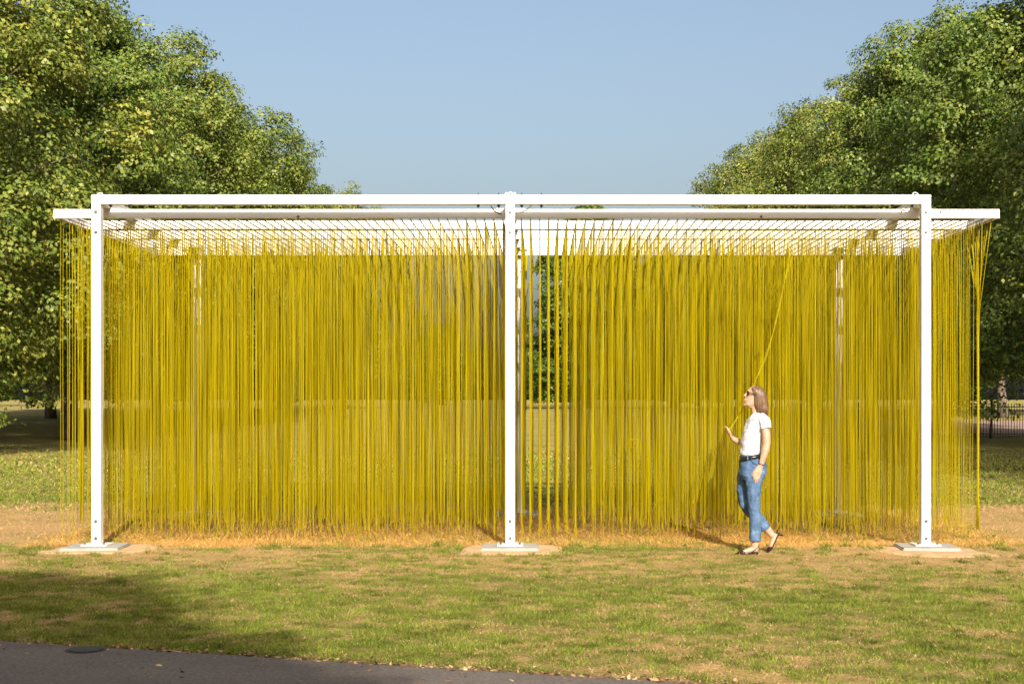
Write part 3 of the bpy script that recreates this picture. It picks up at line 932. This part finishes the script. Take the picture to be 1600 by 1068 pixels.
l.new(rp.outputs[0], b.inputs['Base Color']); b.inputs['Roughness'].default_value = 0.38
bump_node(nt, nz.outputs['Fac'], 0.7, 0.01, b)
M_LEATHER = noisy_mat('black_leather', [(0.3, (0.010, 0.009, 0.009)), (0.7, (0.022, 0.02, 0.02))], 30, 0.28)
M_SHOE = noisy_mat('dark_plum_patent', [(0.3, (0.018, 0.008, 0.010)), (0.7, (0.035, 0.016, 0.018))], 30, 0.18)

def finish(name, bm, mat, voxel, smooth_it=4, disp=None):
    me = bm_mesh(name, bm)
    o = link(name, me, mat, woman)
    rm = o.modifiers.new('remesh', 'REMESH'); rm.mode = 'VOXEL'; rm.voxel_size = voxel; rm.use_smooth_shade = True
    sm = o.modifiers.new('smooth', 'SMOOTH'); sm.factor = 0.5; sm.iterations = smooth_it
    if disp:
        tx = bpy.data.textures.new(name + '_folds', 'CLOUDS'); tx.noise_scale = disp[1]; tx.noise_depth = 2
        d = o.modifiers.new('folds', 'DISPLACE'); d.texture = tx; d.strength = disp[0]; d.mid_level = 0.5; d.texture_coords = 'LOCAL'
    return o

# skin: head, neck, arms, hands, ankles, feet in one surface
bm = bmesh.new()
# head: loft along its own tilted axis (head thrown back)
tilt = R(17)
hc = Vector(pp(1180.5, 620.5, 0.0))
def head_pt(f, s, u):    # f forward (-x), u up
    return hc + Vector((-(f * math.cos(tilt) - u * math.sin(tilt)), s, f * math.sin(tilt) + u * math.cos(tilt)))
HR = [(-.122, .062, .020, .030), (-.112, .080, -.005, .040), (-.095, .087, .030, .050), (-.07, .086, .060, .058), (-.045, .089, .080, .064), (-.02, .087, .088, .069), (0.0, .086, .093, .072),
      (.025, .088, .096, .074), (.05, .088, .093, .072), (.075, .078, .080, .063), (.095, .056, .058, .045), (.108, .028, .030, .022)]
HR = [(u, f, max(bk, -0.01), w) for u, f, bk, w in HR]
prev = None
for (u, f, bk, w) in HR:
    vs = []
    for k in range(20):
        t = 2 * math.pi * k / 20
        c, s = math.cos(t), math.sin(t)
        mid = (f - bk) / 2; half = (f + bk) / 2
        vs.append(bm.verts.new(head_pt(mid + half * c, w * s, u)))
    if prev:
        for k in range(20):
            bm.faces.new((prev[k], prev[(k + 1) % 20], vs[(k + 1) % 20], vs[k]))
    else:
        bm.faces.new(vs[::-1])
    prev = vs
bm.faces.new(prev)
tube_into(bm, [head_pt(.080, 0, .030), head_pt(.099, 0, -.002), head_pt(.111, 0, -.022), head_pt(.09, 0, -.032)], [.008, .011, .014, .011], 8)   # nose
tube_into(bm, [head_pt(.084, -.02, -.060), head_pt(.097, 0, -.058), head_pt(.084, .02, -.060)], [.006, .009, .006], 8)                           # upper lip
tube_into(bm, [head_pt(.082, -.018, -.073), head_pt(.093, 0, -.072), head_pt(.082, .018, -.073)], [.006, .009, .006], 8)                         # lower lip
tube_into(bm, [head_pt(.070, 0, -.112), head_pt(.088, 0, -.103)], [.018, .017], 10)                                                              # chin
tube_into(bm, [head_pt(.085, -.03, .034), head_pt(.092, 0, .036), head_pt(.085, .03, .034)], .009, 8)                                            # brow
for s in (-1, 1):
    tube_into(bm, [head_pt(-.01, s * .062, .01), head_pt(-.018, s * .066, -.01), head_pt(-.01, s * .062, -.035)], [.012, .014, .009], 8)          # ears
tube_into(bm, [pp(1183, 652, 0), pp(1181, 642, 0), pp(1179.5, 632, 0), pp(1180, 624, 0)], [(.062, .056), (.051, .050), (.049, .05), (.05, .05)], 14)
# near arm, hanging
tube_into(bm, [pp(1189, 658, -.15), pp(1190.8, 664, -.183), pp(1192.5, 680, -.198), pp(1193, 693, -.203), pp(1191, 703, -.204), pp(1188, 714, -.2), pp(1184.8, 724.5, -.194), pp(1183, 729, -.192)],
          [.036, .041, .042, .038, .038, .033, (.022, .026), (.019, .028)], 12)
tube_into(bm, [pp(1183.3, 727, -.192), pp(1181.5, 732, -.192), pp(1179.6, 737.5, -.192), pp(1178.6, 741, -.19)], [(.018, .026), (.016, .036), (.015, .040), (.011, .036)], 12)
for k, (x0, y0, x1, y1, x2, y2, r) in enumerate([(1174.3, 739, 1173.2, 745, 1174.0, 750.5, .0088), (1177.0, 740.5, 1176.0, 747.5, 1176.6, 754.0, .0092),
                                              (1179.9, 740.8, 1179.0, 747.5, 1179.2, 753.3, .0088), (1182.4, 740.2, 1181.9, 745.5, 1181.8, 750.2, .0078)]):
    tube_into(bm, [pp(x0, y0 - 1.5, -.192), pp(x1, y1, -.190), pp(x2, y2, -.172)], [r * 1.1, r, r * .75], 8)
tube_into(bm, [pp(1178.5, 730, -.186), pp(1173.8, 736, -.178), pp(1171.8, 742, -.17), pp(1172.5, 746, -.165)], [.012, .011, .0095, .007], 8)
# far arm, raised to the string
tube_into(bm, [pp(1187, 656, .14), pp(1182, 672, .185), pp(1175, 690, .2), pp(1171, 696.5, .2), pp(1164, 694.5, .185), pp(1155, 690.5, .165), pp(1148.5, 687, .15), pp(1146, 685, .147)],
          [.036, .042, .040, .036, .036, .031, .024, (.026, .020)], 12)
tube_into(bm, [pp(1147, 686, .148), pp(1144, 682.5, .144), pp(1141.6, 678.5, .14), pp(1140.3, 676.2, .138)], [(.026, .018), (.036, .015), (.040, .014), (.036, .010)], 12)
for k, (s, tx, ty, r) in enumerate([(-.030, 1137.0, 667.8, .0088), (-.010, 1135.6, 667.0, .0092), (.011, 1135.0, 668.3, .0088), (.030, 1135.5, 670.3, .0078)]):
    tube_into(bm, [pp(1141.3, 678, .139 + s), pp(1138.6 + (k == 0) * .5, 672.6, .137 + s * 1.1), pp(tx, ty, .13 + s * 1.05)], [r * 1.1, r, r * .75], 8)
tube_into(bm, [pp(1145, 683, .125), pp(1142.8, 677.5, .100), pp(1140.8, 673, .098), pp(1139.9, 670.5, .102)], [.013, .011, .0095, .007], 8)
# ankles and feet
tube_into(bm, [pp(1178, 832, -.085), pp(1177.8, 846, -.085), pp(1177.5, 853, -.085), pp(1179, 859, -.085)], [.045, .037, .036, .030], 12)
tube_into(bm, [pp(1181.5, 858.5, -.085), pp(1176, 857.5, -.085), pp(1168, 858.8, -.085), pp(1160, 861.3, -.085), pp(1153, 863.2, -.085), pp(1150, 864, -.085)], [(.024, .024), (.031, .032), (.034, .028), (.037, .019), (.028, .012), (.015, .008)], 12)
tube_into(bm, [pp(1195, 822, .09), pp(1203, 831, .09), pp(1208.5, 838, .09), pp(1212, 840, .09)], [.046, .038, .035, .028], 12)
tube_into(bm, [pp(1216.5, 837.5, .09), pp(1213, 840.5, .09), pp(1210, 846.5, .09), pp(1207, 853.5, .09), pp(1204.2, 859.5, .09), pp(1202.5, 862, .09)], [(.022, .022), (.029, .031), (.032, .028), (.036, .022), (.028, .014), (.015, .008)], 12)
tube_into(bm, [pp(1182, 655, 0), pp(1179, 680, 0), pp(1174, 705, 0), pp(1176, 740, 0)], [(.13, .05), (.12, .07), (.10, .07), (.12, .08)], 14)
tube_into(bm, [pp(1187, 658, -.16), pp(1183, 658, 0), pp(1185, 658, .16)], .03, 10)
tube_into(bm, [pp(1177, 738, -.07), pp(1176, 790, -.088), pp(1178, 836, -.085)], [.07, .045, .04], 12)
tube_into(bm, [pp(1172, 738, .07), pp(1166, 770, .09), pp(1168, 790, .09), pp(1196, 823, .09)], [.07, .05, .045, .04], 12)
body = finish('body', bm, M_SKIN, 0.0042, 2)

# t-shirt
bm = bmesh.new()
rings_into(bm, [ring(645.5, 1176.5, 1189.5, 0, .066), ring(648, 1175, 1193, 0, .10), ring(651.5, 1172.5, 1196, 0, .150), ring(656, 1169.5, 1197, 0, .172), ring(665, 1164.5, 1196.5, 0, .172), ring(675, 1160.5, 1195, 0, .160),
                ring(690, 1157.5, 1191, 0, .147), ring(701, 1156.3, 1188.5, 0, .143), ring(709, 1155.3, 1188.5, 0, .150), ring(712.5, 1156.8, 1188.5, 0, .147)], 28, 2.3)
tube_into(bm, [pp(1186.5, 651.5, -.11), pp(1189.5, 657, -.165), pp(1191.8, 664, -.19), pp(1192.6, 670.5, -.2)], [.05, .056, .055, .056], 16)
tube_into(bm, [pp(1186, 651.5, .11), pp(1186, 657, .165), pp(1182.5, 666, .188), pp(1179.5, 674, .195)], [.05, .056, .055, .056], 16)
shirt = finish('t_shirt', bm, M_SHIRT, 0.0065, 3, (0.022, 0.07))

# jeans
bm = bmesh.new()
rings_into(bm, [ring(711, 1157, 1189.5, 0, .148), ring(716, 1156.3, 1194, 0, .158), ring(726, 1155, 1197.5, 0, .172), ring(736, 1154.2, 1197.3, 0, .178), ring(744, 1154.5, 1194, 0, .176), ring(750, 1158, 1188, 0, .165)], 28, 2.2)
rings_into(bm, [ring(736, 1160, 1196.5, -.085, .093), ring(744, 1161, 1193.5, -.088, .094), ring(752, 1162.5, 1189.2, -.09, .092), ring(762, 1164, 1187.6, -.09, .086), ring(772, 1165, 1186.6, -.09, .08), ring(785, 1166, 1185.8, -.088, .072),
                ring(796, 1166.7, 1185.6, -.087, .067), ring(806, 1168.6, 1186.3, -.086, .065), ring(818, 1169.3, 1186.8, -.085, .064), ring(832, 1169.3, 1186.8, -.085, .060), ring(845, 1168.8, 1186.8, -.085, .058)], 22, 2.1)
rings_into(bm, [ring(736, 1155.5, 1192, .085, .093), ring(748, 1153.8, 1183, .09, .094), ring(760, 1153, 1178.5, .09, .088), ring(770, 1153, 1176.5, .09, .082), ring(782, 1154.5, 1176.5, .09, .074), ring(791, 1157.5, 1177.5, .09, .07), ring(797, 1162, 1178.5, .09, .062)], 22, 2.1)
tube_into(bm, [pp(1165, 785, .09), pp(1170.5, 794, .09), pp(1180, 805, .09), pp(1189.5, 815.5, .09), pp(1198.5, 829, .09)], [.068, .070, .066, .060, .057], 18)
jeans = finish('jeans', bm, M_JEANS, 0.0065, 3, (0.018, 0.06))
# belt, buckle, loops
bm = bmesh.new()
n0 = 40
r0 = [ring(711.2, 1155.8, 1189.3, 0, .155), ring(717.0, 1155.2, 1193.6, 0, .165)]
vs = []
for (cx, cy, cz, rx, ry) in r0:
    vs.append([bm.verts.new((cx + rx * 1.01 * math.copysign(abs(math.cos(t)) ** .9, math.cos(t)), cy + ry * 1.01 * math.copysign(abs(math.sin(t)) ** .9, math.sin(t)), cz + 0.022 * math.cos(t))) for t in np.linspace(0, 2 * math.pi, n0, endpoint=False)])
for k in range(n0):
    bm.faces.new((vs[0][k], vs[0][(k + 1) % n0], vs[1][(k + 1) % n0], vs[1][k]))
belt = link('belt', bm_mesh('belt', bm), M_LEATHER, woman, smooth=True)
sd = belt.modifiers.new('thick', 'SOLIDIFY'); sd.thickness = 0.006; sd.offset = 1
link('buckle', box_mesh('buckle', (pp(1154, 717)[0] - .006, -.022, pp(1155, 718)[2] - .018), (pp(1154, 717)[0] + .004, .022, pp(1155, 718)[2] + .014), .004), noisy_mat('brass', [(0.3, (0.6, 0.45, 0.2)), (0.7, (0.75, 0.58, 0.28))], 30, 0.3, metallic=1.0), belt)
for px, dy in ((1164.5, -.146), (1184, -.146)):
    x, _, z = pp(px, 713.5)
    lo = box_mesh('belt_loop', (x - .006, dy - .026, z - .032), (x + .006, dy - .012, z + .020), .003); link('belt_loop', lo, M_JEANS, jeans)
# pocket seams
for P in ([pp(1170, 716.5, -.173), pp(1173.5, 722, -.181), pp(1180, 725.5, -.186), pp(1185, 726, -.185)], [pp(1189, 741, -.176), pp(1192, 739.5, -.168), pp(1195.5, 735, -.130)]):
    link('pocket_seam', tube_mesh('pocket_seam', [tuple(p) for p in smooth_path(P, 12)], 0.0035, 6), noisy_mat('denim_thread', [(0.3, (0.07, 0.11, 0.2)), (0.7, (0.1, 0.15, 0.26))], 50, 0.9), jeans)

link('leg_seam', tube_mesh('leg_seam', [tuple(p) for p in smooth_path([pp(1179, 745, -.185), pp(1177.5, 770, -.171), pp(1177, 800, -.153), pp(1178, 825, -.147), pp(1178, 844, -.144)], 20)], 0.0035, 6), noisy_mat('denim_seam', [(0.3, (0.06, 0.1, 0.19)), (0.7, (0.15, 0.22, 0.33))], 60, 0.9), jeans)
# hair: bob, closed solid round the back of the head
bm = bmesh.new()
HH = [(650, 1184, 1197.5, .070), (646, 1180.5, 1199, .082), (640, 1177.5, 1199.8, .089), (633, 1175, 1200.2, .091), (626, 1173.2, 1199.9, .090), (619, 1172.2, 1198.6, .088), (613, 1171.4, 1196.0, .083), (609, 1171.4, 1193.0, .072), (606, 1173.5, 1189.8, .055), (604.3, 1177.5, 1186.5, .034), (603.6, 1180.5, 1184, .014)]
rings_into(bm, [ring(py, l_, r_, 0, w) for py, l_, r_, w in HH], 30, 2.3)
hair = finish('hair', bm, M_HAIR, 0.005, 5)
# loose strand tips along the lower edge
for k in range(46):
    t = -2.75 + 5.5 * k / 45
    cx, cy, cz, rx, ry = ring(646, 1179.5, 1199.3, 0, .084)
    x, y = cx + rx * math.cos(t), cy + ry * math.sin(t)
    z1 = cz + 0.07 + 0.05 * random.random()
    z0 = cz - 0.012 - 0.028 * random.random()
    me = tube_mesh('hair_strand', [(cx + (x - cx) * 1.05, y * 1.05, z1), (cx + (x - cx) * 1.07, y * 1.06, (z0 + z1) / 2), (cx + (x - cx) * (0.97 + .06 * random.random()), y * 0.97, z0)], [.002, .006, .0015], 6)
    link('hair_strand', me, M_HAIR, hair, smooth=True)
# sunglasses
gl = link('sunglasses', tube_mesh('sunglasses', [head_pt(.09, -.012, .016), head_pt(.098, 0, .018), head_pt(.09, .012, .016)], .003, 6), M_LEATHER, woman)
for s in (-1, 1):
    bm = bmesh.new()
    q = []
    for k in range(16):
        t = 2 * math.pi * k / 16
        q.append((s * (.034 + .027 * math.cos(t)), .008 + .021 * math.sin(t)))
    A = [bm.verts.new(head_pt(.098 - 5.5 * (abs(a_) - .006) ** 2, a_, u_)) for a_, u_ in q]
    B = [bm.verts.new(head_pt(.092 - 5.5 * (abs(a_) - .006) ** 2, a_, u_)) for a_, u_ in q]
    bm.faces.new(A); bm.faces.new(B[::-1])
    for k in range(16): bm.faces.new((A[k], B[k], B[(k + 1) % 16], A[(k + 1) % 16]))
    link('lens', bm_mesh('lens', bm), M_LEATHER, gl)
    link('temple', tube_mesh('temple', [head_pt(.078, s * .060, .016), head_pt(.06, s * .075, .016), head_pt(.0, s * .082, .012)], .0048, 6), M_LEATHER, gl)
# bracelet
link('bracelet', tube_mesh('bracelet', [(pp(1184.8, 724.8)[0] + .029 * math.cos(t), -.194 + .026 * math.sin(t), pp(1184.8, 724.8)[2] - .010 * math.cos(t)) for t in np.linspace(0, 2 * math.pi, 18)], 0.004, 6), M_LEATHER, woman)
# shoes: pointed slingbacks
def shoe(name, toe, ball, mid, heel, dy, up, heel_tip, strap):
    """low pointed shoe: sole, vamp over the toes, back strap, small heel"""
    bm = bmesh.new()
    toe, ball, mid, heel = [Vector(pp(*q, dy)) for q in (toe, ball, mid, heel)]
    up = Vector(up).normalized()
    tube_into(bm, [heel, mid, ball, toe.lerp(ball, .35), toe], [(.024, .007), (.031, .008), (.042, .010), (.026, .010), (.004, .004)], 14)
    tube_into(bm, [ball.lerp(mid, .35) + up * .012, ball + up * .016, ball.lerp(toe, .4) + up * .012, toe.lerp(ball, .08) + up * .002], [(.043, .014), (.042, .022), (.031, .017), (.006, .005)], 14)
    o = link(name, bm_mesh(name, bm), M_SHOE, woman, smooth=True)
    link('heel', tube_mesh('heel', [tuple(heel), tuple(heel.lerp(Vector(pp(*heel_tip, dy)), .5)), pp(*heel_tip, dy)], [.019, .011, .008], 10), M_SHOE, o, smooth=True)
    q = [Vector(pp(strap[0][0], strap[0][1], dy - .034)), Vector(pp(strap[1][0], strap[1][1], dy - .033)), Vector(pp(strap[2][0], strap[2][1], dy)), Vector(pp(strap[1][0], strap[1][1], dy + .033)), Vector(pp(strap[0][0], strap[0][1], dy + .034))]
    link('strap', tube_mesh('strap', [tuple(p) for p in smooth_path(q, 20)], 0.0045, 6), M_SHOE, o, smooth=True)
shoe('shoe', (1145.8, 865.3), (1157.5, 864.3), (1170, 862.7), (1180.8, 861.8), -.085, (0, 0, 1), (1181.5, 865.3), ((1172, 861.5), (1179, 856), (1183.4, 852.5)))
shoe('shoe', (1199.8, 865), (1206.3, 860.5), (1212.5, 849.5), (1218.6, 836.0), .09, (-0.85, 0, .5), (1225.5, 838.8), ((1210, 853), (1214.5, 842), (1217.5, 829)))
